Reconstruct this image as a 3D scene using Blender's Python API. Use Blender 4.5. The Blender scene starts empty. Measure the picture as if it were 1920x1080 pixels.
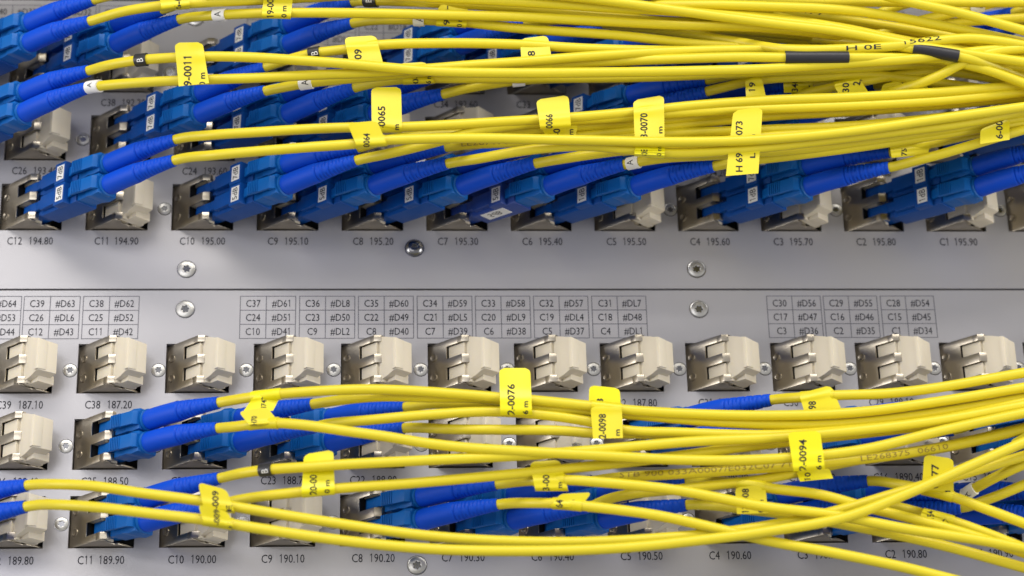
import bpy, bmesh, math, random
import numpy as np
from mathutils import Vector, Matrix
random.seed(7)
MM = 0.001
S = bpy.context.scene
COL = S.collection

# ------------------------------------------------------------------ camera
PXF, PXMM = 4213.18, 7.0                       # focal length in photo pixels, pixels per mm at the aim point
TH, PS, RO = 0.40115, 0.06735, -0.0265
DIST = PXF / PXMM
CD = np.array([math.sin(PS)*math.cos(TH), math.cos(PS)*math.cos(TH), math.sin(TH)])
_r = np.cross(CD, [0, 0, 1.0]); _r /= np.linalg.norm(_r)
_u = np.cross(_r, CD)
CR = _r*math.cos(RO) + _u*math.sin(RO)
CU = -_r*math.sin(RO) + _u*math.cos(RO)
CC = -CD*DIST
cam = bpy.data.cameras.new('camera'); co = bpy.data.objects.new('camera', cam); COL.objects.link(co)
cam.sensor_width = 36; cam.lens = PXF/1920*36; cam.clip_start = 0.02; cam.clip_end = 20
M = Matrix.Identity(4)
for i in range(3):
    M[i][0] = CR[i]; M[i][1] = CU[i]; M[i][2] = -CD[i]; M[i][3] = CC[i]*MM
co.matrix_world = M
S.camera = co
cam.dof.use_dof = True; cam.dof.focus_distance = 0.573; cam.dof.aperture_fstop = 11

# ------------------------------------------------------------------ light
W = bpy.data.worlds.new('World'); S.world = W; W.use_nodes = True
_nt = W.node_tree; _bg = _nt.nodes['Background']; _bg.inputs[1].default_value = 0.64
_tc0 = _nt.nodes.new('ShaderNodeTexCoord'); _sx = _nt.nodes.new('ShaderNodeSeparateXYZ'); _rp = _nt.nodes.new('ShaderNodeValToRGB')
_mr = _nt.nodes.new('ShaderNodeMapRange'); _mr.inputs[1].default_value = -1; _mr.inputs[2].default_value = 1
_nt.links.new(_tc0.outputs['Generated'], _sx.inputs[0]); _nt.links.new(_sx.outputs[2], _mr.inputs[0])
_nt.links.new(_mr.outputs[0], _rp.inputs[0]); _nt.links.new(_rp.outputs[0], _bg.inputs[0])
_e = _rp.color_ramp.elements                     # room: grey floor, pale walls; upper part darkened to dim the panel's top
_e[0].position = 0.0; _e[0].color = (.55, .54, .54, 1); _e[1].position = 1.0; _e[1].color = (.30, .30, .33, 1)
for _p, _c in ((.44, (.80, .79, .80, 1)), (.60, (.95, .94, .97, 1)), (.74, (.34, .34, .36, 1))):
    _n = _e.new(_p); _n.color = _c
def area(name, loc, target, size, power, color, spread=180):
    l = bpy.data.lights.new(name, 'AREA'); l.shape = 'RECTANGLE'; l.size, l.size_y = size
    l.energy = power; l.color = color; l.spread = math.radians(spread)
    o = bpy.data.objects.new(name, l); COL.objects.link(o); o.location = Vector(loc)
    o.rotation_euler = (Vector(target) - Vector(loc)).to_track_quat('-Z', 'Y').to_euler()
    return o
area('ceiling_lamp', (0.05, -0.85, 0.78), (0, 0, -0.04), (1.4, 0.35), 13.5, (1.0, 0.96, 0.90))
area('side_lamp', (-1.35, -0.62, -0.12), (0, 0, -0.03), (0.5, 0.8), 9.5, (1.0, 0.975, 0.96))
area('right_fill', (1.30, -0.70, -0.15), (0, 0, -0.03), (0.5, 0.8), 12.5, (1.0, 0.98, 0.96))  # added fill that brightens the right-facing sides of the plugs
area('reflection_fill', (-0.39, -1.05, 0.13), (0, 0, 0), (0.60, 0.35), 2.3, (0.98, 0.975, 1.0))  # added light, placed so its reflection brightens the panel's left side
S.view_settings.view_transform = 'Standard'; S.view_settings.look = 'None'
S.view_settings.exposure = 0.0; S.view_settings.gamma = 1.0
S.cycles.max_bounces = 8

# ------------------------------------------------------------------ pixel <-> place
def at(px, py, h):
    """Point (mm) seen at photo pixel (px, py) that stands h mm in front of the panel face."""
    d = CD + CR*((px-960)/PXF) + CU*((540-py)/PXF)
    t = (-h - CC[1]) / d[1]
    return CC + d*t
def proj(p):
    v = np.asarray(p, float) - CC; z = v @ CD
    return 960 + PXF*(v @ CR)/z, 540 - PXF*(v @ CU)/z

# ------------------------------------------------------------------ materials
def mat(name, col, rough=.45, metal=0.0, noise=0.0, nscale=60.0, bump=0.0, bscale=900.0, spec=.5, sss=0.0, stretch=None, rvar=0.0):
    m = bpy.data.materials.new(name); m.use_nodes = True
    nt = m.node_tree; b = nt.nodes['Principled BSDF']
    b.inputs['Base Color'].default_value = (*col, 1); b.inputs['Roughness'].default_value = rough
    b.inputs['Metallic'].default_value = metal; b.inputs['Specular IOR Level'].default_value = spec
    if sss:
        b.inputs['Subsurface Weight'].default_value = sss
        b.inputs['Subsurface Radius'].default_value = (.004, .003, .001)
        b.inputs['Subsurface Scale'].default_value = .25
    tc = nt.nodes.new('ShaderNodeTexCoord'); src = tc.outputs['Object']
    if stretch:
        mp = nt.nodes.new('ShaderNodeMapping'); mp.inputs['Scale'].default_value = stretch
        nt.links.new(src, mp.inputs['Vector']); src = mp.outputs[0]
    if noise or rvar:
        n = nt.nodes.new('ShaderNodeTexNoise'); n.inputs['Scale'].default_value = nscale; n.inputs['Detail'].default_value = 5
        nt.links.new(src, n.inputs['Vector'])
        if noise:
            mx = nt.nodes.new('ShaderNodeMix'); mx.data_type = 'RGBA'
            mx.inputs[6].default_value = (*[c*(1-noise) for c in col], 1)
            mx.inputs[7].default_value = (*[min(1, c*(1+noise)) for c in col], 1)
            nt.links.new(n.outputs['Fac'], mx.inputs[0]); nt.links.new(mx.outputs[2], b.inputs['Base Color'])
        if rvar:
            mr = nt.nodes.new('ShaderNodeMapRange'); mr.inputs[3].default_value = max(.02, rough-rvar); mr.inputs[4].default_value = rough+rvar
            nt.links.new(n.outputs['Fac'], mr.inputs[0]); nt.links.new(mr.outputs[0], b.inputs['Roughness'])
    if bump:
        n2 = nt.nodes.new('ShaderNodeTexNoise'); n2.inputs['Scale'].default_value = bscale; n2.inputs['Detail'].default_value = 3
        nt.links.new(src, n2.inputs['Vector'])
        bp = nt.nodes.new('ShaderNodeBump'); bp.inputs['Strength'].default_value = bump; bp.inputs['Distance'].default_value = .0002
        nt.links.new(n2.outputs['Fac'], bp.inputs['Height']); nt.links.new(bp.outputs[0], b.inputs['Normal'])
    return m
PANEL = mat('panel_aluminium', (.40, .392, .41), .36, .42, .03, 35, .10, 2500, .5, rvar=.04)
INK = mat('printed_ink', (.025, .025, .032), .7, spec=.15)
GRID = mat('grid_ink', (.11, .11, .13), .6)
STEEL = mat('nickel_cage', (.45, .405, .33), .30, 1.0, .06, 160, .08, 1200, rvar=.06)
SCREW = mat('screw_steel', (.50, .49, .465), .36, 1.0, .05, 300, .05, 2000)
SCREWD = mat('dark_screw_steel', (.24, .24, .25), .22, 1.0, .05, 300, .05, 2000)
DARK = mat('dark_inside', (.012, .012, .013), .7)
CREAM = mat('cream_plastic', (.64, .575, .45), .5, 0, .04, 120, .08, 1500, sss=.15)
BLUE = mat('connector_blue', (.003, .105, .39), .40, 0, .05, 200, .06, 1800, spec=.22)
BOOT = mat('boot_blue', (.0015, .064, .55), .5, 0, .06, 90, .10, 1500, spec=.2)
ATTB = mat('attenuator_blue', (.002, .062, .29), .40, 0, .05, 200, .06, 1800, spec=.22)
NAVY = mat('dark_blue_plastic', (.014, .05, .26), .4, 0, .05, 200, .05, 1800)
YEL = mat('yellow_jacket', (.66, .545, .014), .44, 0, .05, 45, .10, 1100, sss=.12)
TAG = mat('yellow_tag', (.66, .56, .004), .42, 0, .03, 80, .05, 700)
TAGB = mat('yellow_tag_bright', (.76, .68, .004), .36, 0, .03, 80, .05, 700)
CINK = mat('cable_print', (.30, .215, .02), .5)
WHITE = mat('white_sleeve', (.78, .77, .74), .45, 0, .03, 200)
BLACK = mat('black_sleeve', (.018, .018, .02), .4, 0, .05, 200, .05, 900)
SHRINK = mat('heat_shrink', (.016, .016, .02), .45, 0, .08, 200, .25, 900)

# ------------------------------------------------------------------ mesh helpers
class MB:
    """Collects shapes in mm; build() links them as ONE mesh object."""
    def __init__(self): self.v = []; self.f = []; self.m = []
    def add(self, vs, fs, mi=0):
        o = len(self.v); self.v += [tuple(map(float, p)) for p in vs]
        self.f += [[i+o for i in f] for f in fs]; self.m += [mi]*len(fs)
    def bm_add(self, bm, mi=0):
        bm.verts.index_update()
        self.add([v.co[:] for v in bm.verts], [[v.index for v in f.verts] for f in bm.faces], mi); bm.free()
    def prism(self, poly, w0, w1, mi=0, bev=0.0, top=None):
        """Plan outline (u, v) raised from w0 to w1; top gives another outline for the upper face."""
        bm = bmesh.new(); top = top or poly
        a = [bm.verts.new((p[0], p[1], w0)) for p in poly]; b = [bm.verts.new((p[0], p[1], w1)) for p in top]
        n = len(poly); bm.faces.new(a[::-1]); bm.faces.new(b)
        for i in range(n): bm.faces.new((a[i], a[(i+1) % n], b[(i+1) % n], b[i]))
        bmesh.ops.recalc_face_normals(bm, faces=bm.faces)
        if bev: bmesh.ops.bevel(bm, geom=list(bm.edges), offset=bev, segments=2, profile=.6, affect='EDGES', clamp_overlap=True)
        self.bm_add(bm, mi)
    def box(self, u0, u1, v0, v1, w0, w1, mi=0, bev=0.0):
        self.prism([(u0, v0), (u1, v0), (u1, v1), (u0, v1)], w0, w1, mi, bev)
    def side(self, poly, v0, v1, mi=0, bev=0.0):
        """Outline in (u, w), thick in v."""
        bm = bmesh.new()
        a = [bm.verts.new((p[0], v0, p[1])) for p in poly]; b = [bm.verts.new((p[0], v1, p[1])) for p in poly]
        n = len(poly); bm.faces.new(a[::-1]); bm.faces.new(b)
        for i in range(n): bm.faces.new((a[i], a[(i+1) % n], b[(i+1) % n], b[i]))
        bmesh.ops.recalc_face_normals(bm, faces=bm.faces)
        if bev: bmesh.ops.bevel(bm, geom=list(bm.edges), offset=bev, segments=2, profile=.6, affect='EDGES', clamp_overlap=True)
        self.bm_add(bm, mi)
    def loft(self, secs, mi=0, cap=True):
        """Joins closed rings of equal length."""
        n = len(secs[0]); vs = [p for s in secs for p in s]; fs = []
        for k in range(len(secs)-1):
            for i in range(n):
                j = (i+1) % n; fs.append([k*n+i, k*n+j, (k+1)*n+j, (k+1)*n+i])
        if cap:
            fs.append(list(range(n))[::-1]); fs.append([(len(secs)-1)*n+i for i in range(n)])
        self.add(vs, fs, mi)
    def build(self, name, mats, parent=None, origin=(0, 0, 0), rotz=0.0, sharp=40):
        me = bpy.data.meshes.new(name)
        me.from_pydata([(x*MM, y*MM, z*MM) for x, y, z in self.v], [], self.f)
        for m in (mats if isinstance(mats, (list, tuple)) else [mats]): me.materials.append(m)
        me.polygons.foreach_set('material_index', self.m)
        me.polygons.foreach_set('use_smooth', [True]*len(self.f))
        me.update()
        if sharp: me.set_sharp_from_angle(angle=math.radians(sharp))
        return link(name, me, parent, origin, rotz)
def link(name, me, parent=None, origin=(0, 0, 0), rotz=0.0):
    o = bpy.data.objects.new(name, me); COL.objects.link(o)
    if parent: o.parent = parent
    o.location = Vector(origin)*MM; o.rotation_euler = rotz if isinstance(rotz, tuple) else (0, 0, rotz)
    return o
def tag(o, label, cat, group=None, kind=None):
    o['label'] = label; o['category'] = cat
    if group: o['group'] = group
    if kind: o['kind'] = kind
    return o
def shift(mb, p):
    mb.v = [(x-p[0], y-p[1], z-p[2]) for x, y, z in mb.v]; return mb

_tc, _gc = {}, {}
def raw_text(s, bold=0.0):
    cu = bpy.data.curves.new('t', 'FONT'); cu.body = s; cu.resolution_u = 2; cu.offset = bold
    ob = bpy.data.objects.new('t', cu); me = ob.to_mesh(); k = 1/0.73
    vs = np.array([(v.co.x*k, v.co.y*k) for v in me.vertices]).reshape(-1, 2); fs = [list(p.vertices) for p in me.polygons]
    ob.to_mesh_clear(); bpy.data.objects.remove(ob); bpy.data.curves.remove(cu)
    return vs, fs
def glyph(ch, bold=0.0):
    """Vertices, faces and advance of one character; the figure one gets its flag."""
    kk = (ch, bold)
    if kk in _gc: return _gc[kk]
    if ch == '1':
        b2 = bold*1.4
        vs = np.array([(.30-b2, 0), (.40+b2, 0), (.40+b2, 1), (.33, 1), (.30-b2, .93), (.30-b2, .78-b2), (.22, .80), (.12, .73), (.12, .83), (.24, .91)])
        fs = [[0, 1, 2, 3, 4, 5], [5, 4, 9, 6], [6, 9, 8, 7]]; _gc[kk] = (vs, fs, glyph('0')[2]); return _gc[kk]
    vs, fs = raw_text(ch, bold)
    xx = raw_text('HH')[0][:, 0]; w = raw_text('H'+ch+'H')[0][:, 0]
    _gc[kk] = (vs, fs, (w.max()-w.min()) - (xx.max()-xx.min())); return _gc[kk]
def text(s, bold=0.0):
    """Vertices and faces of a line of lettering; cap height 1, baseline y=0, x from 0."""
    kk = (s, bold)
    if kk in _tc: return _tc[kk]
    V, F, x = [], [], 0.0
    for ch in s:
        vs, fs, adv = glyph(ch, bold); o = len(V)
        V += [(a+x, b) for a, b in vs]; F += [[i+o for i in f] for f in fs]; x += adv
    V = np.array(V).reshape(-1, 2)
    if len(V): V[:, 0] -= V[:, 0].min()
    _tc[kk] = (V, F); return _tc[kk]
def flat_text(mb, s, x, z, cap, width=None, sx=.8, y=-.06, mi=0, center=True):
    """Lettering printed on the panel, centred on (x, z)."""
    vs, fs = text(s)
    w = vs[:, 0].max(); k = (width/w) if width else cap*sx
    x0 = x - (w*k/2 if center else 0)
    mb.add([(x0+a*k, y, z+(b-.5)*cap) for a, b in vs], fs, mi)

def spline(P, step=2.0):
    """Smooth curve through the points P, resampled every `step` mm."""
    P = np.asarray(P, float); n = len(P); T = np.zeros_like(P)
    d = np.linalg.norm(np.diff(P, axis=0), axis=1); d = np.maximum(d, 1e-6)
    for i in range(n):
        if i == 0: T[i] = (P[1]-P[0])/d[0]
        elif i == n-1: T[i] = (P[-1]-P[-2])/d[-1]
        else:
            a, b = (P[i]-P[i-1])/d[i-1], (P[i+1]-P[i])/d[i]
            T[i] = (a*d[i] + b*d[i-1])/(d[i]+d[i-1])
    out = []
    for i in range(n-1):
        m = max(2, int(math.ceil(d[i]/step)))
        for k in range(m):
            t = k/m; h = d[i]
            out.append((2*t**3-3*t*t+1)*P[i] + (t**3-2*t*t+t)*h*T[i] + (-2*t**3+3*t*t)*P[i+1] + (t**3-t*t)*h*T[i+1])
    out.append(P[-1]); return np.array(out)
def frames(C):
    T = np.gradient(C, axis=0); T /= np.linalg.norm(T, axis=1)[:, None]
    F = np.array([0, -1.0, 0])[None]; N = F - T*(T @ F[0])[:, None]; N /= np.linalg.norm(N, axis=1)[:, None]
    return T, N, np.cross(N, T)                 # N towards the room, third: up-ish
def tube(mb, C, r, sides=18, mi=0):
    T, N, B = frames(C); secs = []
    for i, p in enumerate(C):
        ring = []
        for k in range(sides):
            a = 2*math.pi*k/sides; rr = r(i/(len(C)-1), a) if callable(r) else r
            ring.append(p + (N[i]*math.cos(a) + B[i]*math.sin(a))*rr)
        secs.append(ring)
    mb.loft(secs, mi)
def cut(C, x0, x1):
    """Piece of a path between two photo x positions."""
    X = np.array([proj(p)[0] for p in C]); i = [k for k in range(len(C)) if x0 <= X[k] <= x1]
    def lerp(x):
        k = int(np.clip(np.searchsorted(X, x), 1, len(X)-1)); t = (x-X[k-1])/(X[k]-X[k-1]+1e-9)
        return C[k-1]*(1-t) + C[k]*t
    return np.array([lerp(x0)] + [C[k] for k in i if X[k] > x0+1 and X[k] < x1-1] + [lerp(x1)])

# ------------------------------------------------------------------ the two patch panels
PITCH, X0, HU = 22.834, -136.94, 88.152
ZR = {1: -29.734, 2: -50.572, 3: -71.378}
OW, OH = 16.6, 13.82
COLS = list(range(-1, 13))
def px_(c): return X0 + PITCH*c
def pz_(p, r): return ZR[r] + (HU if p == 'u' else 0)
ZS = -.4655
backing = MB(); backing.box(-230, 230, 22, 24, -140, 150)
o = backing.build('rack_interior', DARK); o['kind'] = 'structure'

CN = {1: lambda c: 39-c, 2: lambda c: 26-c, 3: lambda c: 12-c}
def freq(p, r, c):
    base = {('l', 1): 187.1, ('l', 2): 188.4, ('l', 3): 189.8, ('u', 1): 192.1, ('u', 2): 193.4, ('u', 3): 194.8}[(p, r)]
    if (p, r, c) == ('l', 2, 10): return '1890.40'
    return '%.2f' % (base + .1*c)
def portname(p, r, c): return 'C%d %s' % (CN[r](c), freq(p, r, c))

def make_plate(p):
    z1, z0 = (ZS+HU-.35, ZS+.3) if p == 'u' else (ZS-.25, ZS-HU+.4)
    xs = [-205] + [v for c in COLS for v in (px_(c), px_(c)+OW)] + [205]
    zs = sorted([z0] + [v for r in (1, 2, 3) for v in (pz_(p, r), pz_(p, r)+OH)] + [z1])
    mb = MB()
    hole = lambda i, k: i % 2 == 1 and k % 2 == 1
    for i in range(len(xs)-1):
        for k in range(len(zs)-1):
            x, X, z, Z = xs[i], xs[i+1], zs[k], zs[k+1]
            if hole(i, k):
                d = 1.6
                mb.add([(x, 0, z), (X, 0, z), (X, 0, Z), (x, 0, Z), (x, d, z), (X, d, z), (X, d, Z), (x, d, Z)],
                       [[0, 1, 5, 4], [1, 2, 6, 5], [2, 3, 7, 6], [3, 0, 4, 7]])
            else:
                mb.add([(x, 0, z), (X, 0, z), (X, 0, Z), (x, 0, Z)], [[0, 1, 2, 3]])
    for z in (z0, z1):
        mb.add([(-205, 0, z), (205, 0, z), (205, 1.6, z), (-205, 1.6, z)], [[0, 1, 2, 3]])
    return mb.build('patch_bay', PANEL, sharp=30)
panels = {'u': tag(make_plate('u'), 'upper grey patch panel with ports 194.80 to 195.90 along its bottom row', 'patch panel'),
          'l': tag(make_plate('l'), 'lower light grey patch panel with ruled tables of #D codes printed along its top', 'patch panel')}

# port numbers
for p in 'ul':
    for r in (1, 2, 3):
        for c in range(-1, 12):
            if c == -1 and r != 3: continue
            mb = MB(); n, f = portname(p, r, c).split(' ')
            xc, zc = px_(c)+8.5, pz_(p, r)-3.05
            w = 12.2 if len(n) == 3 else 11.0
            vs, _ = text(n); vf, _ = text(f); k = 1.75
            tot = vs[:, 0].max()*k + 1.9 + vf[:, 0].max()*k; x = xc - tot/2
            flat_text(mb, n, x, zc, 2.3, width=vs[:, 0].max()*k, center=False)
            flat_text(mb, f, x + vs[:, 0].max()*k + 1.9, zc, 2.3, width=vf[:, 0].max()*k, center=False)
            mb.build('port_number', INK, panels[p])
# ruled tables
TAB = [(-64, ('C40', '#D64', 'C27', '#D53', 'C13', '#D44')), (46, ('C39', '#D63', 'C26', '#DL6', 'C12', '#D43')), (157, ('C38', '#D62', 'C25', '#D52', 'C11', '#D42')),
       (451, ('C37', '#D61', 'C24', '#D51', 'C10', '#D41')), (562, ('C36', '#DL8', 'C23', '#D50', 'C9', '#DL2')), (672, ('C35', '#D60', 'C22', '#D49', 'C8', '#D40')),
       (782, ('C34', '#D59', 'C21', '#DL5', 'C7', '#D39')), (891, ('C33', '#D58', 'C20', '#DL9', 'C6', '#D38')), (1000, ('C32', '#D57', 'C19', '#DL4', 'C5', '#D37')),
       (1109, ('C31', '#DL7', 'C18', '#D48', 'C4', '#DL1')), (1437, ('C30', '#D56', 'C17', '#D47', 'C3', '#D36')), (1543, ('C29', '#D55', 'C16', '#D46', 'C2', '#D35')),
       (1650, ('C28', '#D54', 'C15', '#D45', 'C1', '#D34'))]
ZT = at(700, 555.5, 0)[2]
for p in 'ul':
    for tx, cells in TAB:
        x = at(tx, 555.5, 0)[0]; zt = ZT + (HU if p == 'u' else 0)
        w1, w2, rh, lw = 6.85, 7.75, 4.02, .19
        mb = MB()
        def line(xa, xb, za, zb): mb.add([(xa, -.05, za), (xb, -.05, za), (xb, -.05, zb), (xa, -.05, zb)], [[0, 1, 2, 3]], 1)
        for k in range(4): line(x-lw/2, x+w1+w2+lw/2, zt-k*rh-lw/2, zt-k*rh+lw/2)
        for k in range(3):
            for q in (x, x+w1, x+w1+w2): line(q-lw/2, q+lw/2, zt-(k+1)*rh+lw/2, zt-k*rh-lw/2)
        for k in range(3):
            a, b = cells[2*k], cells[2*k+1]
            if p == 'u' and b[2] != 'L': b = '#D%d' % (int(b[2:])-31)
            flat_text(mb, a, x+w1/2, zt-(k+.5)*rh, 2.12, width=text(a)[0][:, 0].max()*1.68)
            flat_text(mb, b, x+w1+w2/2, zt-(k+.5)*rh, 2.12, width=text(b)[0][:, 0].max()*1.62)
        mb.build('code_table', [INK, GRID], panels[p])
mb = MB(); flat_text(mb, '1', at(1915, 422, 0)[0], at(1915, 422, 0)[2], 2.3, width=.8); mb.build('port_number', INK, panels['u'])

# screws
def screw_mesh(R, mats, dome=.55, star=.36):
    mb = MB(); n = 48; secs = []
    prof = [(1.0, 0.02, 0), (1.0, .12*R, 0), (.93, .30*R*dome, 0), (.72, .52*R*dome, 0), (.52, .60*R*dome, 0)]
    for rr, h, _ in prof: secs.append([(R*rr*math.cos(2*math.pi*k/n), -h, R*rr*math.sin(2*math.pi*k/n)) for k in range(n)])
    def st(k, s): return R*star*s*(1+.17*math.cos(6*2*math.pi*k/n))
    for s, h in ((1.1, .60*R*dome), (1.0, .56*R*dome)): secs.append([(st(k, s)*math.cos(2*math.pi*k/n), -h, st(k, s)*math.sin(2*math.pi*k/n)) for k in range(n)])
    mb.loft(secs, 0, cap=False)
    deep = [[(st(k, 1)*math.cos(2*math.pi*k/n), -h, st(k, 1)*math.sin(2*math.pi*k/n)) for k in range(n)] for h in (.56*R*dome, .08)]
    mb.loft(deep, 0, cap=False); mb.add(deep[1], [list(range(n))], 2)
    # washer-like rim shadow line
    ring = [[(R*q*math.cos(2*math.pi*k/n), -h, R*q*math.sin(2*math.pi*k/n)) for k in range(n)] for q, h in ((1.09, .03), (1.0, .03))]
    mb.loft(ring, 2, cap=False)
    return mb, mats
mb, ms = screw_mesh(2.35, [SCREW, DARK, SCREWD], .28, .42); big = mb.build('screw', ms, panels['u']); bigm = big.data
mb, ms = screw_mesh(1.78, [SCREW, DARK, SCREWD], .25, .44); small = mb.build('screw', ms, panels['u']); smallm = small.data
mb, ms = screw_mesh(2.4, [SCREWD, SCREW, SCREWD], .8, .3); dk = mb.build('screw', ms, panels['u']); dkm = dk.data
for o in (big, small, dk): bpy.data.objects.remove(o)
def put_screw(me, p, x, z):
    o = link('screw', me, panels[p], (x, 0, z)); o.rotation_euler = (0, random.random()*6, 0); return o
for x in (350, 1306):
    q = at(x, 505, 0); put_screw(bigm, 'u', q[0], q[2])
    q2 = at(x, 580, 0); put_screw(bigm, 'l', q[0], q2[2]); put_screw(bigm, 'u', q[0], q2[2]+HU)
q = at(782, 1060, 0); put_screw(bigm, 'l', q[0], q[2]); d = put_screw(dkm, 'u', q[0], q[2]+HU); d['label'] = 'dark domed screw under port number C8 195.20'

# ------------------------------------------------------------------ ports, dust plugs, attenuators, cords
AX, AY = 8.8, -7.0                               # front left corner of an angled cage, from its opening's lower left corner
RZ = -math.pi/4
UA = np.array([math.sqrt(.5), -math.sqrt(.5), 0]); VA = np.array([math.sqrt(.5), math.sqrt(.5), 0]); ZA = np.array([0, 0, 1.0])
def porigin(p, r, c): return np.array([px_(c)+AX, AY, pz_(p, r)])
TILT = .05
ROT = (0, TILT, RZ)
SLOTW = (9.6, 3.6); SLOTV = 4.5
def axis_pt(p, r, c, s, u, v=SLOTV): return porigin(p, r, c) + UA*u + VA*v + ZA*(SLOTW[s]-TILT*u)

def cage_mesh():
    mb = MB(); t = .38; z0, z1 = .3, 13.5
    mb.side([(-20, z0), (-1.6, z0), (-1.6, 2.2), (-5.6, 2.2), (-5.6, 5.7), (-.2, 5.7), (-.2, 8.2), (-5.6, 8.2), (-5.6, 11.7), (-1.6, 11.7), (-1.6, z1), (-20, z1)], 0, t, 0, .08)
    # folded tabs at the mouth
    mb.prism([(-.3, -.06), (.0, -.1), (1.35, 1.25), (1.35, 2.2), (1.05, 2.2), (1.05, 1.45), (-.3, .32)], 5.75, 8.15, 0, .05)
    for za, zb in ((.35, 2.2), (11.7, 13.45)): mb.prism([(-1.65, -.02), (-.1, -.02), (1.25, 1.25), (1.25, 2.4), (.95, 2.4), (.95, 1.45), (-.25, .36), (-1.65, .36)], za, zb, 0, .05)
    for wz in (4.2, 9.7):
        n = 20
        prof = [(1.15, -.0), (1.1, -.2), (.9, -.24), (.7, -.12), (0.01, -.12)]
        mb.loft([[(-10.2+r*math.cos(2*math.pi*k/n), h, wz+r*math.sin(2*math.pi*k/n)) for k in range(n)] for r, h in prof], 0, cap=False)
    for w in (z0, z1-t):
        mb.prism([(-20, t), (-.3, t), (-.3, 2.6), (-1.1, 3.0), (-1.1, 5.6), (-.3, 6), (-.3, 12.5), (-20, 12.5)], w, w+t, 0, .06)
    return mb
def socket_mesh():
    mb = MB()
    mb.box(-18, -6.2, .9, 12, .8, 13.0)
    return mb
def inner_mesh():
    mb = MB()
    mb.box(-6.1, -2.0, 1.0, 8.6, 6.1, 7.9, 0, .1); mb.box(-6.1, -1.0, 2.4, 5.2, .75, 1.6, 0, .1); mb.box(-6.1, -1.0, 2.4, 5.2, 12.2, 13.05, 0, .1)
    return mb
t0 = cage_mesh().build('port_cage', STEEL); cagem = t0.data; bpy.data.objects.remove(t0)
t0 = socket_mesh().build('socket', DARK); sockm = t0.data; bpy.data.objects.remove(t0)
t0 = inner_mesh().build('socket_insert', CREAM); insm = t0.data; bpy.data.objects.remove(t0)

def plug_mesh():
    mb = MB()
    # the two stubs that go into the sockets, seen through the cage's side windows
    for w in (3.95, 9.95): mb.box(-5.4, .2, .7, 7.2, w-1.65, w+1.65, 0, .15)
    def grip(secs, bev):
        bm = bmesh.new(); rings = [[bm.verts.new(q) for q in sec] for sec in secs]
        bm.faces.new(rings[0][::-1]); bm.faces.new(rings[-1])
        for A, B in zip(rings, rings[1:]):
            for i in range(4): bm.faces.new((A[i], A[(i+1) % 4], B[(i+1) % 4], B[i]))
        bmesh.ops.recalc_face_normals(bm, faces=bm.faces)
        bmesh.ops.bevel(bm, geom=list(bm.edges), offset=bev, segments=2, profile=.6, affect='EDGES', clamp_overlap=True); mb.bm_add(bm)
    sec = lambda u, v0, v1, w0, w1: [(u, v0, w0), (u, v1, w0+.3), (u, v1, w1-.1), (u, v0, w1)]
    grip([sec(.9, 1.35, 6.9, 1.0, 13.2), sec(3.6, 1.15, 6.9, 1.5, 12.3), sec(5.6, 1.0, 6.9, 2.2, 11.5), sec(6.9, 1.0, 6.9, 2.5, 11.1)], .25)
    grip([sec(5.9, .45, 3.4, 2.5, 11.35), sec(7.2, .5, 3.4, 2.7, 11.0)], .22)
    mb.box(-.2, 1.5, 1.5, 8.4, .5, 13.1, 0, .15)
    mb.box(.8, 4.6, 3.0, 8.0, .5, 3.0, 0, .25)
    return mb
t0 = plug_mesh().build('dust_plug', CREAM); plugm = t0.data; bpy.data.objects.remove(t0)

# a light connector in the frame of its socket: u along the axis, v across (minus = towards the camera), w up
def connector_mesh():
    mb = MB()
    mb.box(-5.5, 3.0, -2.2, 2.2, -2.2, 2.2, 0, .12)
    body = [(1.5, -2.4), (9.6, -2.7), (9.6, 3.0), (1.5, 2.6)]
    mb.prism(body, -2.55, 2.55, 0, .3)
    # lower and upper cheeks that widen to the rear
    mb.side([(6.2, -2.5), (9.0, -3.0), (11.6, -2.7), (11.6, 2.7), (9.0, 3.0), (6.2, 2.5)], -2.9, 3.1, 0, .35)
    n = 20
    mb.loft([[(u, r*math.cos(2*math.pi*k/n), r*math.sin(2*math.pi*k/n)) for k in range(n)] for u, r in ((11.0, 3.0), (12.2, 3.0), (12.4, 2.7))], 0)
    return mb
def latch_mesh():
    mb = MB()
    # arm that rises from the cage window to the trigger, then the ribbed trigger plate
    mb.prism([(-5.2, -2.3), (-4.2, -3.0), (-2.0, -3.2), (1.0, -4.0), (3.2, -4.7), (3.2, -4.0), (1.0, -3.3), (-2.0, -2.5), (-5.2, -2.0)], -1.25, 1.25, 0, .1)
    mb.prism([(2.6, -5.1), (10.6, -4.6), (11.6, -3.6), (11.6, -2.6), (10.2, -2.6), (9.6, -3.7), (2.6, -4.3)], -1.75, 1.75, 0, .15)
    for k in range(6):
        u = 3.1 + k*.62; mb.prism([(u, -5.35+.0625*(u-2.6)), (u+.3, -5.33+.0625*(u-2.6)), (u+.3, -4.8), (u, -4.8)], -1.7, 1.7, 0, .05)
    return mb
t0 = connector_mesh().build('connector', BLUE); conm = t0.data; bpy.data.objects.remove(t0)
t0 = latch_mesh().build('latch', BLUE); latm = t0.data; bpy.data.objects.remove(t0)

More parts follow.
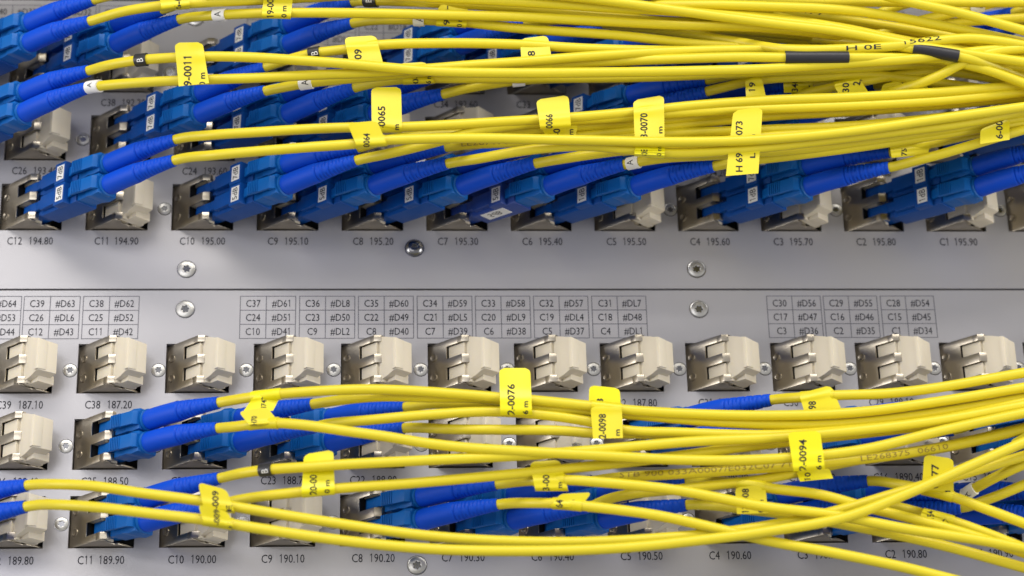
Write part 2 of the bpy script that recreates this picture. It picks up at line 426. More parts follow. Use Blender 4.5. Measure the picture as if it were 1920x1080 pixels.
ATT = 15.6                                        # how far an attenuator pushes its connector out
def att_mesh():
    mb = MB()
    mb.box(-5.5, 3.0, -2.2, 2.2, -2.2, 2.2, 0, .12)
    # arm and hook by the socket
    mb.prism([(-5.2, -2.3), (-4.2, -3.0), (-.5, -3.5), (1.5, -3.4), (1.5, -2.6), (-5.2, -2.0)], -1.3, 1.3, 0, .1)
    mb.prism([(4.2, -4.1), (11.4, -4.6), (11.4, -2.2), (4.2, -2.2)], -1.9, 1.9, 0, .15)
    mb.prism([(1.2, -3.3), (4.6, -4.0), (4.6, -2.4), (1.2, -2.4)], -1.2, 1.2, 0, .1)
    # main body with the lower rear shell
    mb.prism([(3.0, -2.6), (15.4, -2.9), (18.2, -2.9), (18.2, 3.9), (3.0, 3.4)], -2.9, 2.9, 0, .3)
    mb.prism([(11.0, -4.9), (15.4, -5.0), (15.6, -2.4), (11.0, -2.4)], -2.95, 2.95, 0, .22)
    return mb
t0 = att_mesh().build('attenuator', ATTB); attm = t0.data; bpy.data.objects.remove(t0)
nv = attm.copy(); nv.materials.clear(); nv.materials.append(NAVY)
def value_mesh(s):
    mb = MB(); mb.prism([(12.0, -5.03), (15.0, -5.09), (15.0, -4.9), (12.0, -4.85)], -2.05, 2.05)
    vs, fs = text(s); w = vs[:, 0].max(); k = 3.4/w
    mb.add([(14.5-b*2.0, -5.085-.02*(2.5-b*2)/2-.03, -1.7+a*k) for a, b in vs], fs, 1)
    t = mb.build('value_label', [WHITE, INK], sharp=20); me = t.data; bpy.data.objects.remove(t); return me
VAL = {s: value_mesh(s) for s in ('7dB', '5dB', '1dB')}

STAT = {('u', 1): {-1: 'A', 0: 'A', 1: 'P', 2: 'A', 3: 'P', 4: 'A', 5: 'A', 6: 'A', 7: 'A', 8: 'A', 9: 'P', 10: 'A', 11: 'P'},
        ('u', 2): {-1: 'A', 0: 'P', 1: 'A', 2: 'A', 3: 'A', 4: 'P', 5: 'P', 6: 'A', 7: 'A', 8: 'A', 9: 'P', 10: 'P', 11: 'A'},
        ('u', 3): {0: 'A', 1: 'P', 2: 'A', 3: 'A', 4: 'A', 5: 'A', 6: 'A', 7: 'P', 8: 'A', 9: 'P', 10: 'A', 11: 'P'},
        ('l', 1): {c: 'P' for c in range(0, 12)},
        ('l', 2): {0: 'P', 1: 'C', 2: 'C', 3: 'C', 4: 'P', 5: 'P', 6: 'P', 7: 'C', 8: 'P', 9: 'C', 10: 'P', 11: 'C'},
        ('l', 3): {-1: 'C', 0: 'P', 1: 'C', 2: 'P', 3: 'P', 4: 'C', 5: 'C', 6: 'C', 7: 'P', 8: 'C', 9: 'C', 10: 'C', 11: 'C'}}
PN = {'u': 'upper', 'l': 'lower'}; RN = {1: 'top', 2: 'middle', 3: 'bottom'}
def where(p, r, c): return portname(p, r, c)
VALS = {('u', 3, 4): ('5dB', '5dB'), ('u', 3, 3): ('7dB', '5dB'), ('u', 3, 5): ('5dB', '5dB'), ('u', 3, 6): ('1dB', '1dB'), ('u', 3, 8): ('7dB', '1dB'), ('u', 3, 10): ('1dB', '1dB')}

for p in 'ul':
    for r in (1, 2, 3):
        for c in COLS:
            og = porigin(p, r, c)
            cg = link('port_cage', cagem, panels[p], og, RZ)
            link('socket', sockm, cg); link('socket_insert', insm, cg)
            if c >= 0: put_screw(smallm, p, px_(c)+21.0, pz_(p, r)+6.4)
            st = STAT[(p, r)].get(c)
            if st == 'P':
                o = link('dust_plug', plugm, None, og, RZ)
                tag(o, 'cream dust plug in the port numbered %s, %s row of the %s panel' % (where(p, r, c), RN[r], PN[p]), 'dust plug', 'cream dust plugs closing unused ports')
            if st == 'A':
                for s in (0, 1):
                    o = link('attenuator', nv if (p, r, c) == ('u', 3, 5) else attm, None, axis_pt(p, r, c, s, 0), ROT)
                    v = VALS.get((p, r, c), ('7dB', '5dB') if r == 3 else ('7dB', '7dB'))[s]
                    tag(o, '%s blue attenuator with white %s label, %s of the pair in port %s' % ('dark' if (p, r, c) == ('u', 3, 5) else 'mid', v, ('upper', 'lower')[s], where(p, r, c)), 'attenuator', 'blue attenuators between ports and cords')
                    link('value_label', VAL[v], o)
                    if (p, r, c, s) == ('u', 3, 5, 1):
                        mb = MB(); mb.prism([(5.5, -2.2), (13.5, -2.2), (13.5, 1.6), (5.5, 1.6)], -3.0, -2.9)
                        vs, fs = text('5dB'); k = 4.2/vs[:, 0].max()
                        mb.add([(7.2+a*k, -1.5+b*2.2, -3.03) for a, b in vs], fs, 1)
                        mb.build('value_label', [WHITE, INK], o, sharp=20)

# cords: boot end pixel (None = straight out), path pixels, height the path levels at, extras
H_END = {'u': 36.2, 'l': 24.8}
BASE_END = {'u': (49.6, (8.1, 2.4)), 'l': (39.25, (9.0, 2.9))}
CORDS = {
 ('u',3,0,0): ((328,262), [(400,253),(480,248),(560,243),(655,239),(755,238),(860,233),(960,227),(1060,221),(1180,211),(1300,198),(1440,188),(1600,182),(1760,173),(1930,159)], 47),
 ('u',3,0,1): ((326,301), [(400,291),(480,284),(580,276),(662,270),(725,263),(805,260),(900,259),(1000,261),(1100,263),(1250,266),(1440,261),(1590,247),(1740,226),(1930,199)], 50.5),
 ('u',3,2,0): ((672,277), [(720,263),(800,254),(900,250),(1000,243),(1100,236),(1240,226),(1440,207),(1600,200),(1750,191),(1930,173)], 43),
 ('u',3,2,1): ((668,301), [(720,290),(780,276),(830,263),(880,249),(960,235),(1060,226),(1180,219),(1300,210),(1440,204),(1600,198),(1750,190),(1930,172)], 46),
 ('u',3,3,0): ((836,276), [(880,271),(960,267),(1060,258),(1180,245),(1300,232),(1440,218),(1600,209),(1750,198),(1930,182)], 42),
 ('u',3,3,1): ((838,307), [(900,297),(960,286),(1030,277),(1100,274),(1190,282),(1250,287),(1360,283),(1440,276),(1560,262),(1700,245),(1800,232),(1930,205)], 48),
 ('u',3,4,0): ((1001,279), [(1040,272),(1120,262),(1240,252),(1440,243),(1600,236),(1750,222),(1930,200)], 42),
 ('u',3,4,1): ((1003,307), [(1060,297),(1120,288),(1200,279),(1300,275),(1440,270),(1600,258),(1750,238),(1930,211)], 45.5),
 ('u',3,5,0): ((1168,284), [(1220,276),(1320,268),(1440,256),(1600,246),(1750,232),(1930,216)], 42),
 ('u',3,5,1): ((1170,309), [(1200,303),(1250,296),(1320,292),(1400,287),(1500,280),(1600,268),(1750,247),(1930,219)], 44.5),
 ('u',3,6,0): ((1336,290), [(1380,284),(1450,281),(1550,276),(1650,262),(1780,240),(1930,224)], 41),
 ('u',3,6,1): ((1338,312), [(1375,305),(1430,298),(1500,290),(1600,277),(1700,262),(1800,247),(1930,229)], 43.5),
 ('u',3,8,0): ((1668,285), [(1700,279),(1760,266),(1840,248),(1930,232)], 41),
 ('u',3,8,1): ((1667,314), [(1715,302),(1765,289),(1845,265),(1930,240)], 44),
 ('u',3,10,0): (None, [(2060,290),(2140,270)], 44), ('u',3,10,1): (None, [(2060,325),(2140,300)], 44),
 ('u',2,-1,0): ((165,133), [(200,123),(260,113),(330,108),(400,106),(480,108),(560,113),(655,120),(720,126),(800,133),(960,137),(1100,136),(1300,133),(1440,129),(1600,118),(1715,110),(1815,98),(1930,86)], 52),
 ('u',2,-1,1): ((163,165), [(190,161),(260,155),(340,151),(480,146),(600,140),(700,136),(800,129),(900,121),(960,117),(1100,106),(1250,97),(1400,93),(1500,92),(1615,98),(1690,107),(1800,118),(1930,127)], 49),
 ('u',2,1,0): ((497,126), [(540,112),(588,100),(645,93),(705,85),(830,81),(960,83),(1100,91),(1250,95),(1400,96),(1500,100),(1650,106),(1800,113),(1930,108)], 46.5),
 ('u',2,1,1): ((497,171), [(530,164),(575,156),(640,149),(720,142),(800,134),(880,128),(960,126),(1100,117),(1250,111,49),(1400,107,52.5),(1470,108,53),(1600,108,53),(1715,109,51),(1850,115,50),(1930,120,48)], 46.5),
 ('u',2,2,0): ((655,130), [(700,129),(800,135),(960,141),(1100,140),(1300,138),(1440,138),(1600,128),(1800,110),(1930,100)], 42),
 ('u',2,2,1): ((664,165), [(700,156),(740,150),(790,147),(860,147),(960,147),(1100,146),(1250,143),(1350,138),(1440,134),(1600,128),(1715,121),(1850,128),(1930,147)], 45),
 ('u',2,3,0): ((825,142), [(880,141),(960,143),(1100,142),(1300,137),(1500,127),(1700,120),(1800,125),(1930,150)], 41),
 ('u',2,3,1): ((830,177), [(870,167),(920,158),(970,151),(1040,147),(1150,146),(1300,141),(1450,132),(1600,124),(1750,130),(1850,145),(1930,160)], 43),
 ('u',2,6,0): ((1324,150), [(1360,143),(1420,135),(1500,126),(1600,120),(1750,119),(1930,132)], 41),
 ('u',2,6,1): ((1324,172), [(1360,163),(1397,154),(1450,147),(1530,144),(1620,139),(1720,150),(1800,161),(1930,177)], 43),
 ('u',2,7,0): ((1485,158), [(1540,150),(1600,143),(1660,137),(1720,132),(1800,134),(1930,152)], 40),
 ('u',2,7,1): ((1487,180), [(1540,168),(1600,156),(1660,145),(1720,136),(1800,127),(1930,118)], 43.5),
 ('u',2,8,0): ((1640,160), [(1700,152),(1745,140),(1800,118),(1850,104),(1930,95)], 44),
 ('u',2,8,1): ((1640,182), [(1685,168),(1720,158),(1760,142),(1800,121),(1850,101),(1930,90)], 53),
 ('u',2,11,0): (None, [(2200,150)], 44), ('u',2,11,1): (None, [(2200,190)], 44),
 ('u',1,-1,0): ((175,0), [(230,-14),(300,-30)], 45),
 ('u',1,-1,1): ((168,40), [(230,22),(300,11),(400,4),(500,0),(640,-8),(800,-15)], 46.5),
 ('u',1,0,0): ((305,18), [(340,6),(400,-8),(500,-20)], 43),
 ('u',1,0,1): ((335,37), [(400,29),(480,25),(560,24),(700,25),(840,28),(960,31),(1100,38),(1250,46),(1440,53),(1580,68),(1665,82),(1800,108),(1930,131)], 48),
 ('u',1,2,0): ((660,4), [(690,2),(760,3),(860,8),(960,14),(1100,28),(1250,40),(1440,47),(1565,62),(1690,86),(1800,101),(1930,112)], 46.5),
 ('u',1,2,1): ((660,44), [(700,38),(740,37),(800,38),(860,41),(960,52),(1155,66),(1335,85),(1440,91),(1600,101),(1750,110),(1930,116)], 45),
 ('u',1,4,0): ((985,14), [(1040,6),(1150,10),(1300,22),(1440,33),(1565,50),(1690,75),(1800,95),(1930,105)], 48.5),
 ('u',1,4,1): ((985,47), [(1035,38),(1100,40),(1250,50),(1400,57),(1550,72),(1700,92),(1930,118)], 42),
 ('u',1,5,0): ((1148,24), [(1200,12),(1300,9),(1440,12),(1615,22),(1765,48),(1930,82)], 51),
 ('u',1,5,1): ((1150,53), [(1190,50),(1300,53),(1440,62),(1600,80),(1750,98),(1930,125)], 41),
 ('u',1,6,0): ((1310,30), [(1360,22),(1440,21),(1560,33),(1690,53),(1800,72),(1930,95)], 44),
 ('u',1,6,1): ((1310,65), [(1340,62),(1440,70),(1580,85),(1700,96),(1930,121)], 40),
 ('u',1,7,0): ((1470,38), [(1520,31),(1600,38),(1700,62),(1800,84),(1930,100)], 41),
 ('u',1,7,1): ((1470,70), [(1520,62),(1600,66),(1700,78),(1800,92),(1930,103)], 39),
 ('u',1,8,0): ((1630,32), [(1665,18),(1700,7),(1780,-12)], 42),
 ('u',1,8,1): ((1630,72), [(1670,60),(1740,48),(1810,41),(1930,33)], 41),
 ('u',1,10,0): ((1900,24), [(1960,10),(2040,0)], 42), ('u',1,10,1): ((1902,52), [(1940,42),(2020,25)], 42),
 ('l',2,1,0): ((410,755), [(470,745),(530,738),(600,733),(680,730),(760,732),(850,738),(935,745),(997,750),(1107,761),(1170,768),(1300,776),(1440,779),(1615,772),(1765,752),(1930,725)], 36.5),
 ('l',2,1,1): ((408,803), [(440,800),(500,793),(560,796),(655,809),(720,818),(800,831),(870,839),(960,845),(1110,853),(1269,862),(1380,863),(1471,859),(1607,845),(1776,805),(1930,772)], 41),
 ('l',2,2,0): ((585,758), [(640,750),(705,744),(800,745),(922,749),(997,762),(1107,771),(1200,779),(1353,792),(1550,796),(1720,779),(1930,744)], 34.5),
 ('l',2,2,1): ((590,801), [(605,797),(700,787),(800,778),(937,772),(1000,776),(1107,791),(1168,806),(1270,811),(1466,815),(1600,806),(1765,787),(1930,752)], 35),
 ('l',2,3,0): ((758,764), [(800,758),(860,757),(937,762),(1000,770),(1105,772),(1200,776),(1353,785),(1550,787),(1720,770),(1930,735)], 32),
 ('l',2,3,1): ((757,803), [(850,805),(960,806),(1060,808),(1110,812),(1168,813),(1270,815),(1466,819),(1600,812),(1765,791),(1930,757)], 34),
 ('l',2,7,0): ((1445,750), [(1500,745),(1570,741),(1660,738),(1750,728),(1850,711),(1930,697)], 37),
 ('l',2,7,1): ((1432,802), [(1480,798),(1600,788),(1765,762),(1930,733)], 32),
 ('l',2,9,0): ((1765,766), [(1800,758),(1860,745),(1930,730)], 31),
 ('l',2,9,1): ((1788,806), [(1830,792),(1930,768)], 31),
 ('l',2,11,0): (None, [(2140,760)], 32), ('l',2,11,1): (None, [(2140,800)], 32),
 ('l',3,-1,0): ((50,910), [(110,908),(160,910),(270,925),(380,940),(480,957),(630,981),(805,1005),(960,1015),(1100,1016),(1250,1008),(1400,992),(1560,960),(1690,922),(1815,886),(1930,852)], 37),
 ('l',3,-1,1): ((48,950), [(125,947),(200,953),(275,962),(385,975),(480,990),(655,1015),(805,1029),(960,1033),(1135,1029),(1310,1013),(1440,996),(1590,968),(1690,930),(1815,875),(1930,825)], 41.5),
 ('l',3,1,0): ((411,897), [(460,886),(498,881),(570,876),(627,872),(800,863),(960,855),(1100,845),(1297,828),(1466,820),(1600,808),(1750,790),(1930,758)], 40),
 ('l',3,1,1): ((405,948), [(440,939),(480,932),(560,923),(630,916),(760,907),(960,889),(1090,876),(1241,859),(1381,840),(1471,829),(1560,819),(1720,800),(1800,788),(1930,764)], 36.5),
 ('l',3,4,0): ((931,908), [(1000,901),(1065,900),(1135,905),(1260,918),(1440,951),(1565,966),(1690,990),(1850,1015),(1930,1030)], 40),
 ('l',3,4,1): ((934,946), [(1000,943),(1060,945),(1107,950),(1235,967),(1360,995),(1440,1014),(1565,1037),(1700,1065),(1800,1090)], 39),
 ('l',3,5,0): ((1110,902), [(1150,896),(1250,890),(1440,877),(1590,864),(1715,848),(1775,838),(1930,803)], 35.5),
 ('l',3,5,1): ((1102,951), [(1134,938),(1291,915),(1440,897),(1490,887),(1600,864),(1760,839),(1930,800)], 33),
 ('l',3,6,0): ((1286,904), [(1340,903),(1400,908),(1440,915),(1540,928),(1620,950),(1720,975),(1820,1003),(1930,1040)], 36),
 ('l',3,6,1): ((1287,947), [(1340,948),(1400,955),(1480,965),(1565,980),(1765,1022),(1930,1067)], 35),
 ('l',3,8,0): ((1627,902), [(1680,907),(1720,915),(1785,931),(1850,955),(1930,985)], 36),
 ('l',3,8,1): ((1628,944), [(1680,950),(1727,962),(1788,978),(1850,1000),(1930,1032)], 34),
 ('l',3,9,0): ((1800,930), [(1825,917),(1870,893),(1930,866)], 37), ('l',3,9,1): ((1802,952), [(1850,937),(1930,905)], 31),
 ('l',3,10,0): ((1965,925), [(2040,900)], 33), ('l',3,10,1): ((1965,965), [(2040,950)], 33),
 ('l',3,11,0): (None, [(2240,900)], 33), ('l',3,11,1): (None, [(2240,950)], 33),
}
R_CABLE = 1.28
PATH, ROOT = {}, {}
def run_on(a, b, n):
    """Two more pixel points beyond b, so that a cable goes on outside the frame."""
    dx, dy = b[0]-a[0], b[1]-a[1]; L = math.hypot(dx, dy)
    return [(b[0]+dx/L*q, b[1]+dy/L*q*f) + tuple(b[2:]) for q, f in ((n*.4, .95), (n, .8))]
def boot_tube(mb, C):
    n = 64
    def prof(t):
        if t < .06: return 2.55 + 3.3*t
        if t < .5: return 2.75 - .3*(t-.06)
        return 2.62 - 1.05*((t-.5)/.5)**.9
    def rad(t, a):
        r = prof(t)
        if .52 < t < .985:
            ph = (t-.52)/.465*11.0
            k = int(ph)
            if k < 11 and .30 < ph-k < .62:
                c = math.cos(a + (0.55 if k % 2 else math.pi+.55))
                if abs(math.cos(a + .55 + (math.pi/2 if k % 2 else 0))) > .40: r *= .88
        return r
    tube(mb, C, rad, 32)
def quad(a, b, c, n):
    t = np.linspace(0, 1, n)[:, None]; return (1-t)**2*a + 2*t*(1-t)*b + t*t*c
for key, (end, pts, hT) in CORDS.items():
    if len(pts) > 1: pts = pts + run_on(pts[-2], pts[-1], 420)
    p, r, c, s = key
    off = ATT if STAT[(p, r)].get(c) == 'A' else 0.0
    base = axis_pt(p, r, c, s, off)
    root = bpy.data.objects.new('patch_cable', None); COL.objects.link(root); root.location = Vector(base)*MM; root.empty_display_size = .004
    con = link('connector', conm, root, (0, 0, 0), ROT); link('latch', latm, con)
    if end: E = at(end[0], end[1], H_END[p])
    else: E = np.array([px_(c)+BASE_END[p][0], -H_END[p], pz_(p, r)+BASE_END[p][1][s]])
    S0 = axis_pt(p, r, c, s, off+11.9); L = np.linalg.norm(E-S0)
    ctl = S0 + UA*L*.45 + ZA*(E-S0)[2]*.25
    C = quad(S0, ctl, E, 90)
    mb = MB(); boot_tube(mb, C); shift(mb, base).build('boot', BOOT, root, sharp=50)
    tg = (E-ctl)/np.linalg.norm(E-ctl)
    ex, ey = proj(E); P = [E-tg*4, E-tg*1.5, E]; d = 0; lx, ly = ex, ey
    for q in pts:
        x, y = q[:2]; d += math.hypot(x-lx, y-ly); lx, ly = x, y
        P.append(at(x, y, q[2] if len(q) > 2 else H_END[p] + (hT-H_END[p])*(1-math.exp(-d/80))))
    K = spline(P); PATH[key] = K
    mb = MB(); tube(mb, K, R_CABLE); shift(mb, base).build('cable_jacket', YEL, root, sharp=None)
    tag(root, 'yellow fibre cord with blue boot, %s of the pair plugged into port %s' % (('upper', 'lower')[s], where(p, r, c)), 'fibre cord', 'yellow fibre cords with blue boots')
    ROOT[key] = (root, base)
# cables that come down from above the frame, plugs out of sight
LOOSE = {'x1': ([(640,-12),(800,-5),(960,3),(1150,15),(1300,24),(1440,38),(1565,54),(1690,80),(1800,99),(1930,111)], 50, 'yellow cable entering at the top edge, running below the others into the right bundle'),
         'x2': ([(1020,-12),(1135,1),(1285,22),(1440,43),(1580,60),(1720,86),(1930,118)], 53, 'yellow cable slanting from the top middle down into the right bundle'),
         'x3': ([(1640,-14),(1690,0),(1790,22),(1930,60)], 55, 'yellow cable cutting steeply across the top right corner'),
         'x4': ([(1200,-10),(1440,2),(1700,4),(1930,5)], 47, 'nearly level yellow cable along the top right edge'),
         'x5': ([(1640,66),(1720,40),(1800,21),(1870,4),(1940,-14)], 43, 'yellow cable rising to the top right corner with a white ring'),
         'x6': ([(1130,44,40),(1250,58,41),(1380,78,45),(1480,93),(1580,92),(1690,85),(1760,76),(1815,72),(1880,78),(1930,86)], 53, 'yellow cable with dark printed digits arching over the black sleeve'),
         'x7': ([(1340,60,34),(1480,70,38),(1620,80,50),(1745,96,53),(1830,113,52.5),(1930,148,46)], 50, 'yellow cable sloping down under the printed cable, with a short black sleeve'),
         'x8': ([(1450,30,46),(1600,60,51),(1740,106,50),(1850,131,51),(1930,160,50)], 50, 'yellow cable slanting down across the bundle at the upper right')}
for k, (pts, h, lab) in LOOSE.items():
    pts = pts + run_on(pts[-2], pts[-1], 420)
    if pts[0][1] < 0: pts = run_on(pts[1], pts[0], 260)[::-1] + pts
    K = spline([at(q[0], q[1], q[2] if len(q) > 2 else h) for q in pts]); base = K[0]
    root = bpy.data.objects.new('fibre_cable', None); COL.objects.link(root); root.location = Vector(base)*MM
    mb = MB(); tube(mb, K, R_CABLE); shift(mb, base).build('cable_jacket', YEL, root, sharp=None)
    tag(root, lab, 'cable', 'yellow cables from above the frame'); PATH[k] = K; ROOT[k] = (root, base)

# unseen cords over the frame, added to shade the top of the upper panel
mb = MB(); base = np.array([0, -45.0, 108.0])
for i in range(26):
    z = 97 + (i % 9)*3.4 + random.uniform(-1, 1); h = 38 + (i//9)*7 + random.uniform(-1.5, 1.5)
    tube(mb, spline([(x, -h+random.uniform(-2, 2), z+random.uniform(-2.5, 2.5)) for x in range(-200, 201, 50)], 8), R_CABLE, 8)
o = shift(mb, base).build('shade_cables', YEL, None, base, sharp=None)
tag(o, 'unseen mass of yellow cables added above the top edge to shade the panel', 'cables', kind='stuff')

# ring markers and the heat-shrink sleeve
def diced(s):
    """Lettering cut into thin strips, so that it can wrap round a cable."""
    vs, fs = text(s); bm = bmesh.new(); V = [bm.verts.new((a, b, 0)) for a, b in vs]
    for f in fs: bm.faces.new([V[i] for i in f])
    for k in range(1, 7): bmesh.ops.bisect_plane(bm, geom=bm.verts[:]+bm.edges[:]+bm.faces[:], plane_co=(0, k/7, 0), plane_no=(0, 1, 0))
    bm.verts.index_update(); r = np.array([(v.co.x, v.co.y) for v in bm.verts]), [[v.index for v in f.verts] for f in bm.faces]; bm.free(); return r
def tube_text(mb, C, s, x0, x1, cap, r, ang=0.0, mi=0):
    """Lettering printed along a cable between two photo x positions, ang: 0 faces the room, + turns up."""
    K = cut(C, x0, x1); T, N, B = frames(K)
    L = np.concatenate([[0], np.cumsum(np.linalg.norm(np.diff(K, axis=0), axis=1))])
    vs, fs = diced(s); k = L[-1]/vs[:, 0].max(); out = []
    for a, b in vs:
        q = min(a*k, L[-1]-1e-6); i = min(int(np.searchsorted(L, q, side='right'))-1, len(K)-2); t = (q-L[i])/(L[i+1]-L[i])
        ph = ang + (b-.5)*cap/r
        out.append(K[i]*(1-t)+K[i+1]*t + (N[i]*math.cos(ph) + B[i]*math.sin(ph))*r)
    mb.add(out, fs, mi)
def ring(key, x0, x1, m, ch):
    root, base = ROOT[key]; mb = MB(); K = spline(cut(PATH[key], x0, x1), .6)
    tube(mb, K, R_CABLE+.38, 20)
    vs, fs = diced(ch); T, N, B = frames(K); i = len(K)//2; r = R_CABLE+.41
    for_ = []
    for a, b in vs:
        ph = -.5 + (a-.35)*1.5/r; q = K[i] - T[i]*(b-.5)*1.9
        for_.append(q + (N[i]*math.cos(ph) + B[i]*math.sin(ph))*r)
    mb.add(for_, fs, 1)
    shift(mb, base).build('ring_marker', [m, INK if m is WHITE else WHITE], root, sharp=50)
for key, x0, x1, m, ch in [(('u',2,-1,0),256,276,BLACK,'B'), (('u',2,-1,1),165,188,WHITE,'A'), (('u',2,1,0),580,600,BLACK,'B'), (('u',2,1,1),563,586,WHITE,'A'),
        (('u',1,0,1),402,423,WHITE,'A'), (('u',1,2,0),686,708,BLACK,'B'), (('u',1,2,1),776,796,WHITE,'A'), (('u',2,3,1),960,984,WHITE,'A'), (('u',1,6,1),1317,1337,WHITE,'A'),
        (('u',3,5,1),1177,1199,WHITE,'A'), (('l',3,1,0),489,511,BLACK,'B'), (('l',3,9,0),1806,1828,WHITE,'A'), ('x5',1816,1842,WHITE,'A'), (('u',3,0,1),None,None,None,None)]:
    if x0: ring(key, x0, x1, m, ch)
root, base = ROOT['x7']; mb = MB(); tube(mb, spline(cut(PATH['x7'], 1712, 1796), 1), lambda t, a: 1.5 + .2*t, 20); shift(mb, base).build('shrink_sleeve', SHRINK, root, sharp=50)
root, base = ROOT[('u',2,1,1)]; mb = MB(); tube(mb, spline(cut(PATH[('u',2,1,1)], 1472, 1590), 1), lambda t, a: 1.72 - .12*t, 20); shift(mb, base).build('shrink_sleeve', SHRINK, root, sharp=50)

# print along cables
for key, s, x0, x1, cap, ang in [(('l',3,5,0),'STB 900 033A0007/E032C07 71',1165,1480,1.5,.15), (('l',3,5,0),'LE268375  06610',1612,1775,1.5,-.1), (('u',3,3,0),'LE267178',868,955,1.4,-.2),
        ('x6','15622',1690,1762,1.5,.2), ('x6','H 0E',1585,1650,1.4,-.3), (('u',1,6,1),'12-7611',1350,1436,1.3,.1), (('u',1,6,0),'LF241 7477',1400,1545,1.4,.2)]:
    root, base = ROOT[key]; mb = MB(); tube_text(mb, PATH[key], s, x0, x1, cap, R_CABLE+.06, ang)
    shift(mb, base).build('jacket_print', CINK if key[0] == 'l' or key == ('u',3,3,0) else INK, root, sharp=None)

# tags
TAGS = [
 (('u',2,-1,0), [(327,80),(380,79),(392,156),(335,162)], [('9-0011',359,161,106,15),('0 m',384,161,136,11)]),
 (('u',2,1,0), [(645,70),(705,66),(719,121),(656,122)], [('009',678,121,92,14)]),
 (('u',2,2,1), [(747,119),(800,116),(816,157),(757,157)], [('0-0',785,157,132,12),('6 m',808,157,140,10)]),
 (('u',1,0,1), [(495,-10),(550,-12),(545,36),(490,34)], [('19-00',513,33,-2,13),('0 m',537,33,11,10)]),
 (('u',1,-1,1), [(298,-14),(350,-16),(358,13),(303,20)], [('6-0',340,18,-8,14)]),
 (('u',1,2,1), [(823,8),(878,10),(874,52),(817,49)], [('9 0-',843,47,11,12),('0 r',866,51,36,10)]),
 (('u',2,1,1), [(975,73),(1027,66),(1036,118),(978,120)], [('8',1003,105,95,14)]),
 (('u',3,0,0), [(696,164),(752,163),(754,246),(697,239)], [('-0065',722,243,199,14),('m',748,244,233,10)]),
 (('u',3,0,1), [(651,231),(707,226),(727,274),(670,277)], [('0064',693,276,250,12)]),
 (('u',3,0,0), [(1005,187),(1066,178),(1071,240),(1013,243)], [('0066',1036,241,214,13)]),
 (('u',3,2,0), [(1014,237),(1083,232),(1080,254),(1024,256)], [('-0',1050,255,241,13),('m',1075,253,242,10)]),
 (('u',3,0,0), [(1187,188),(1245,178),(1246,259),(1190,259)], [('3-0070',1214,258,212,14),('m',1242,250,237,9)]),
 (('u',3,0,0), [(1375,207),(1430,201),(1422,325),(1361,330)], [('H 69 C-0073',1392,322,227,13),('L   m',1416,296,252,10)]),
 (('u',3,3,1), [(1189,273),(1247,274),(1246,294),(1190,291)], [('08-',1214,292,274,13),('0 m',1240,293,275,9)]),
 (('u',2,6,1), [(1397,147),(1428,144),(1437,186),(1399,184)], [('19',1416,172,154,12)]),
 (('u',2,7,0), [(1468,148),(1523,145),(1525,172),(1470,174)], [('340',1496,172,149,12),('L 2',1518,168,146,10)]),
 (('u',2,7,1), [(1562,158),(1612,148),(1632,178),(1575,180)], [('30',1592,173,155,12),('2,',1610,160,148,12)]),
 (('u',2,8,0), [(1655,158),(1745,134),(1765,170),(1650,178)], [('57',1703,168,152,12),('m',1745,164,153,11)]),
 (('u',3,5,1), [(1838,242),(1893,222),(1893,262),(1838,270)], [('6-00',1880,260,226,13)]),
 (('u',3,8,0), [(1668,272),(1745,262),(1740,290),(1672,296)], [('75',1700,292,278,10)]),
 (('l',2,1,0), [(478,740),(532,731),(512,770),(452,777)], [('H7426',500,770,738,11)]),
 (('l',2,1,1), [(447,772),(500,763),(528,797),(470,800)], [('H70',482,797,780,10)]),
 (('l',2,1,0), [(936,690),(994,690),(998,778),(938,778)], [('2-0076',965,778,720,14),('6 m',990,777,752,10)]),
 (('l',2,3,0), [(1105,722),(1162,728),(1166,786),(1103,784)], [('3',1131,757,747,13)]),
 (('l',2,1,0), [(1107,762),(1166,762),(1168,821),(1112,823)], [('2-0098',1136,822,776,14),('m',1162,817,805,10)]),
 (('l',2,7,0), [(1498,738),(1558,722),(1578,768),(1508,772)], [('98',1530,767,752,14)]),
 (('l',2,1,1), [(1477,810),(1538,808),(1547,880),(1488,884)], [('2-0094',1512,883,824,14),('6 m',1540,881,854,10)]),
 (('l',3,5,1), [(1493,884),(1555,878),(1562,897),(1500,903)], [('10',1520,901,886,11)]),
 (('l',3,1,1), [(570,852),(625,843),(628,925),(565,930)], [('20-00',594,928,890,14),('0 m',618,925,900,10)]),
 (('l',3,-1,0), [(371,904),(425,918),(441,963),(383,958)], [('-009',410,956,920,13),('E',436,959,947,12)]),
 (('l',3,-1,1), [(371,945),(428,960),(440,992),(383,985)], [('-009',412,985,955,12),('E',437,990,979,10)]),
 (('l',3,4,0), [(993,866),(1050,862),(1066,921),(1004,921)], [('3-00',1030,920,890,13),('m',1054,915,904,10)]),
 (('l',3,4,1), [(1050,926),(1110,923),(1085,955),(1030,953)], [('64',1055,952,937,13),('2,0',1080,954,937,9)]),
 (('l',3,6,0), [(1378,914),(1435,909),(1440,962),(1382,964)], [('13-008',1404,962,916,13),('0 m',1431,961,937,10)]),
 (('l',3,8,0), [(1733,852),(1788,860),(1788,930),(1728,922)], [('0077',1760,916,870,14),('1',1782,928,920,10)]),
 (('l',3,8,1), [(1731,953),(1790,972),(1786,988),(1725,970)], [('154',1752,974,958,12),('2',1778,983,971,12)]),
 (('l',3,9,0), [(1895,826),(1930,806),(1935,835),(1900,842)], []),
]
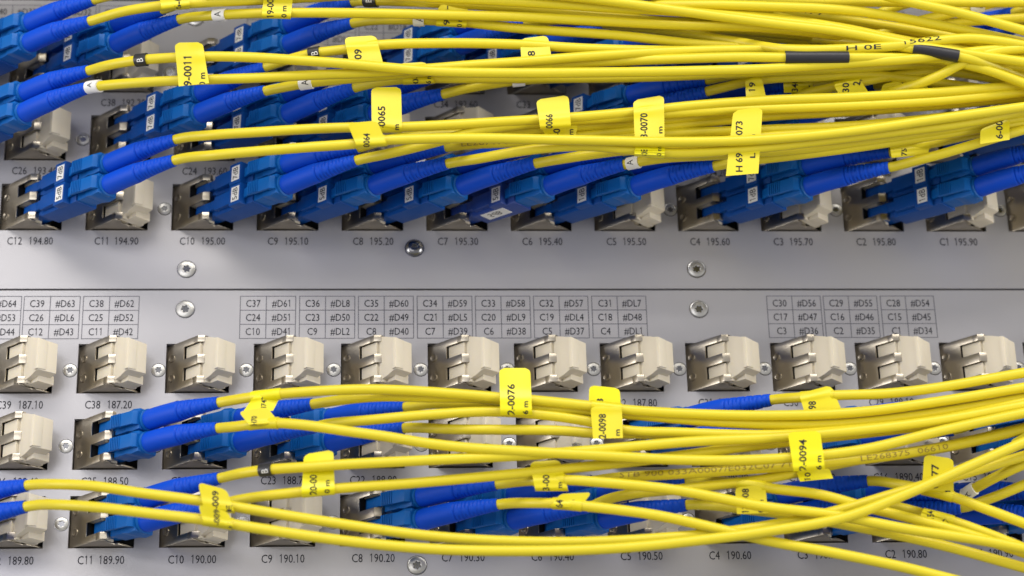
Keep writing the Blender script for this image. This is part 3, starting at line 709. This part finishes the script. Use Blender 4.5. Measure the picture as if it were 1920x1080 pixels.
for key, cr, lines in TAGS:
    root, base = ROOT[key]; TL, TR, BR, BL = [np.array(q, float) for q in cr]
    K = PATH[key]; X = np.array([proj(q) for q in K]); xm = (BL[0]+BR[0])/2; i = int(np.argmin(abs(X[:, 0]-xm)))
    hc = -K[i][1] + 1.55; yc = X[i][1]
    hb, ht = hc, hc + random.uniform(-1.0, 2.2)
    Hp = abs((BL+BR)[1]-(TL+TR)[1])/2; ycab = ((BL+BR)[1]/2 - yc)/Hp
    bow = random.uniform(-.5, .6); tw = random.uniform(-1.0, 1.0)
    def pos(a, b, lift=0.0):
        q = (BL*(1-a)+BR*a)*(1-b) + (TL*(1-a)+TR*a)*b
        h = hb + (ht-hb)*max(0, b-ycab) + bow*math.sin(math.pi*a)*b + tw*(a-.5)*max(0, b-.2)
        h += .35*math.exp(-((b-ycab)/.12)**2)
        if b < .14 and ycab < .45: h -= 1.1*(1-b/.14)**2
        return at(q[0], q[1], h+lift)
    mb = MB(); na, nb = 10, 22; rows = []
    for k in range(nb+1):
        b = k/nb; e = 0
        Wp = np.linalg.norm(TR-TL); rr = min(9, .25*Hp)
        dy = (b-1)*Hp + rr
        if dy > 0: e = (rr - math.sqrt(max(0, rr*rr-dy*dy)))/Wp
        rows.append([e + (1-2*e)*j/na for j in range(na+1)])
    for side, lift in ((0, 0.0), (1, -.28)):
        mb.add([pos(a, k/nb, lift) for k in range(nb+1) for a in rows[k]],
               [[k*(na+1)+j, k*(na+1)+j+1, (k+1)*(na+1)+j+1, (k+1)*(na+1)+j] for k in range(nb) for j in range(na)])
    o2 = (na+1)*(nb+1)
    loop = [j for j in range(na+1)] + [k*(na+1)+na for k in range(1, nb+1)] + [nb*(na+1)+j for j in range(na-1, -1, -1)] + [k*(na+1) for k in range(nb-1, 0, -1)]
    mb.f += [[loop[q], loop[(q+1) % len(loop)], loop[(q+1) % len(loop)]+o2, loop[q]+o2] for q in range(len(loop))]; mb.m += [0]*len(loop)
    yq = min(1, max(0, ycab)); x0 = BL[0]*(1-yq)+TL[0]*yq; x1 = BR[0]*(1-yq)+TR[0]*yq
    if x1 < X[:, 0].max()-4 and -.1 < ycab < 1.05: tube(mb, spline(cut(K, x0+1, x1-1), 1.5), R_CABLE+.2, 16)
    for s, xb, y0, y1, cap in lines:
        vs, fs = text(s, .016); k = (y0-y1)/max(vs[:, 0].max(), .3); out = []
        for tx, ty in vs:
            y = y0 - tx*k; x = xb - ty*cap
            b = ((BL+BR)[1]/2 - y)/Hp; lx = BL[0]*(1-b)+TL[0]*b; rx = BR[0]*(1-b)+TR[0]*b; a = (x-lx)/(rx-lx)
            slope = (BR[1]-BL[1])*(1-b) + (TR[1]-TL[1])*b; b += slope*(a-.5)/Hp
            out.append(pos(a, min(1, max(0, b)), .07))
        mb.add(out, fs, 1)
    bright = cr[0] in [(570,852), (936,690), (1189,273), (1477,810), (1493,884), (1105,722), (478,740)]
    shift(mb, base).build('name_tag', [TAGB if bright else TAG, INK], root, sharp=50)
